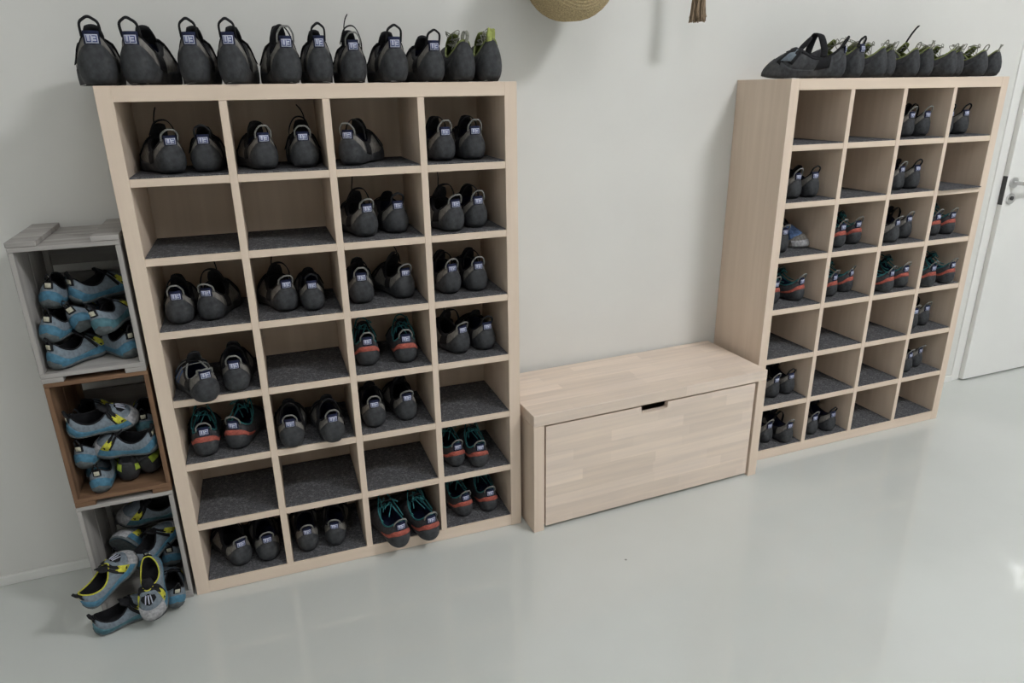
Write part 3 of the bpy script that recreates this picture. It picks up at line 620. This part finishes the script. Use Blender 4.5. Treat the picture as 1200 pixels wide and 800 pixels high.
for u, r, c, side, x, y, yw, kd, scl in SHOES:
    loc, rot, D = UNIT[u]; lx = x + (cellx(c) if c else 0)
    p = Matrix.Rotation(rot, 3, 'Z') @ Vector((lx, y, 0)) + Vector(loc); p.z = shelfz(r) + (.0062 if r else .0022 + .0) 
    if r == 0:
        lab = '%s, %s from left atop the %s shelf' % (DESC[kd], ORD[cnt[u]], SIDE[u]); cnt[u] += 1; grp = 'shoes on top of the %s shelf' % SIDE[u]
    else:
        one = '' if per[u, r, c] == 1 else ('left ' if side == 'L' else 'right ')
        lab = '%s%s in %s row, %s column of the %s shelf' % (one, DESC_S[kd], ROWN[r], COLN[c], SIDE[u]); grp = 'shoes in the cells of the %s shelf' % SIDE[u]
    shoe(kd, side, scl, lab, grp, p, None, rot + math.radians(yw))
# children's shoes heaped in the crates: heel point, toe direction, up direction
KSC = (.75, .68, .78)
HEAPS = []
def heap(crate_, items):
    HEAPS.append((crate_, items))
    for kd, side, hp, toe, up, lab in items:
        t = Vector(toe).normalized(); u = Vector(up); u = (u - t * u.dot(t)).normalized(); x = t.cross(u)
        mm = Matrix.Identity(4)
        for i in range(3): mm[i][0] = x[i]; mm[i][1] = t[i]; mm[i][2] = u[i]
        mm.translation = Vector(hp)
        shoe(kd, side, KSC if kd != 'E' else (.80, .72, .90), lab, "children's shoes in the %s crate" % crate_, mat=mm)
Z = (0, 0, 1)
heap('top', [
 ('D', 'L', (-0.167, -0.196, 0.957), (.72, .69, .02), (0, -.1, 1), 'blue kids shoe topmost on the heap in the top crate'),
 ('D2', 'R', (-0.093, -0.293, 0.888), (.25, .96, .03), (-.3, 0, 1), 'dull teal kids shoe below the topmost one in the top crate'),
 ('D', 'R', (-0.217, -0.243, 0.963), (.05, 1, -.05), (.15, 0, 1), 'kids shoe with heel outwards, upper left of the top crate heap'),
 ('D', 'L', (-0.141, -0.253, 0.898), (-.05, .97, -.12), (-.45, .1, .9), 'rolled blue kids shoe in the centre of the top crate heap'),
 ('D', 'R', (-0.227, -0.292, 0.886), (.20, .97, -.03), (.15, -.1, 1), 'blue kids shoe near the left side, halfway up, top crate'),
 ('D', 'L', (-0.232, -0.287, 0.807), (.62, .78, .0), (.1, 0, 1), 'lowest blue kids shoe at the left of the top crate'),
 ('D2', 'L', (-0.186, -0.115, 0.915), (.72, .10, -.45), (.35, .80, .45), 'kids shoe lying on its side at the back, top crate'),
 ('D', 'R', (-0.041, -0.263, 0.805), (-.55, .83, .0), (.1, -.1, 1), 'blue kids shoe at the bottom right of the top crate'),
])
heap('middle', [
 ('D2', 'L', (-0.221, -0.214, 0.566), (.15, 1, .05), Z, 'dark kids shoe at the back left of the middle crate'),
 ('D4', 'R', (-0.237, -0.267, 0.599), (.90, .30, .0), (-.05, -.35, .9), 'large grey and blue kids shoe with emblem in the middle crate'),
 ('D', 'R', (-0.224, -0.274, 0.494), (.25, .95, .0), Z, 'blue kids shoe at the left edge, middle crate, heel outwards'),
 ('D', 'L', (-0.031, -0.268, 0.513), (-.92, .28, .02), (0, -.2, 1), 'blue kids shoe lying crosswise, heel right, middle crate'),
 ('D2', 'R', (-0.057, -0.215, 0.540), (-.05, 1, .1), Z, 'teal kids shoe at the back right of the middle crate'),
 ('D', 'L', (-0.213, -0.217, 0.417), (.05, 1, .0), Z, 'dark blue kids shoe, bottom left corner of the middle crate'),
 ('D', 'R', (-0.191, -0.292, 0.417), (.0, 1, .0), Z, 'yellow-trimmed blue kids shoe, bottom centre of the middle crate'),
 ('E', 'L', (-0.125, -0.256, 0.420), (.06, 1, .0), (.1, 0, 1), 'black shoe with lime flash, third along the middle crate floor'),
 ('E', 'R', (-0.056, -0.241, 0.427), (-.04, .98, .08), (-.35, -.1, 1), 'black shoe with lime flash, bottom right corner of the middle crate'),
])
heap('lowest', [
 ('D', 'L', (-0.221, -0.213, 0.074), (.1, .9, -.25), Z, 'blue kids shoe at the back left of the lowest crate'),
 ('D', 'R', (-0.137, -0.149, 0.059), (-.40, -.35, .80), (.30, .8, .45), 'kids shoe standing with its grey sole outwards, lowest crate'),
 ('D2', 'L', (-0.036, -0.093, 0.192), (-.95, -.10, .10), (0, -.3, 1), 'kids shoe topmost at the back of the lowest crate'),
 ('D', 'L', (-0.143, -0.273, 0.119), (.55, .75, .25), (-.3, -.3, 1), 'blue kids shoe with dark straps at the right, lowest crate'),
 ('D3', 'R', (-0.260, -0.403, 0.117), (.62, .60, .38), (-.30, -.45, .85), 'grey kids shoe with emblem, its yellow-rimmed opening facing outwards'),
 ('D2', 'L', (-0.267, -0.375, 0.005), (.92, .36, .10), (-.1, -.3, 1), 'teal kids shoe lowest at the front of the spilling heap'),
 ('D3', 'L', (-0.101, -0.279, 0.145), (-.02, -.80, -.62), (-.1, -.62, .8), 'pale blue kids shoe with emblem pointing toe down to the floor'),
 ('D', 'R', (-0.055, -0.361, 0.015), (-.20, .95, .05), (.2, 0, 1), 'blue kids shoe at the front right, leaning on the shelf side'),
 ('D', 'R', (-0.065, -0.217, 0.069), (.0, 1, .0), Z, 'blue kids shoe at the back right of the lowest crate'),
])

# ------------------------------------------------------------------ basket and tassel on the wall
wv = noisy('seagrass', (.43, .345, .20), .45, 220, .85, .2, .6, (1, 1, 3)); 
e = tag(empty('woven_basket', (1.342, -.20, 1.843)), 'round woven straw basket hanging high on the wall between shelves', 'basket')
q = MB(); nt_, turns = 36, 22; pts = []
for k in range(nt_ * turns + 1):
    a = 2 * math.pi * k / nt_; f = k / (nt_ * turns); ph = f * math.pi * .62
    rr = .142 * math.sin(ph) / 1.0 if ph < math.pi / 2 else .142 * (1 - .10 * (ph - math.pi / 2)); yy = -.085 * math.cos(ph) if ph < math.pi / 2 else .085 * (ph - math.pi / 2) / (.12 * math.pi) * .9
    pts.append((rr * math.cos(a), yy, rr * math.sin(a)))
q.tube(pts, .0066, 6); q.obj('coils', wv, e, smooth=True)
q = MB(); q.tube(spline([(-.06, .02, .135), (-.03, .0, .20), (0, .0, .235), (.03, .0, .20), (.06, .02, .135)], 4), .005, 6); q.obj('handle', wv, e, smooth=True)
q = MB(); q.tube([(0, -.015, .232), (0, .2, .232)], .005, 8); q.tube([(0, .194, .232), (0, .2, .232)], .02, 12); q.obj('wall_hook', M['steel'], e)
tw = noisy('tassel_fibre', (.27, .20, .135), .4, 200, .9, .2, .4, (1, 1, .2))
e = tag(empty('hanging_tassel', (1.845, -.14, 1.709)), 'brown fibre tassel hanging on the wall above the right shelf', 'tassel')
q = MB(); rnd = random.Random(4)
for k in range(90):
    a = rnd.uniform(0, 6.283); r = math.sqrt(rnd.random()); top = (r * .013 * math.cos(a), r * .013 * math.sin(a), .21)
    bx = r * .030 * math.cos(a) + rnd.uniform(-.003, .003); by = r * .024 * math.sin(a)
    md = (r * .020 * math.cos(a), r * .019 * math.sin(a), .09)
    q.tube(spline([top, md, (bx * .85, by * .85, .03), (bx, by, rnd.uniform(-.004, .014))], 3), .0026, 4)
q.obj('fringe', tw, e, smooth=True)
q = MB()
for z in (.195, .203, .211): q.tube([(.0155 * math.cos(a * .5236), .0155 * math.sin(a * .5236), z) for a in range(12)], .005, 6, True)
q.obj('binding', tw, e, smooth=True)
q = MB(); q.tube(spline([(0, 0, .21), (0, .0, .30), (.0, .0, .372)], 4), .005, 6); q.obj('cord', tw, e, smooth=True)
q = MB(); q.tube([(0, -.015, .372), (0, .14, .372)], .006, 8); q.obj('hook', M['steel'], e)
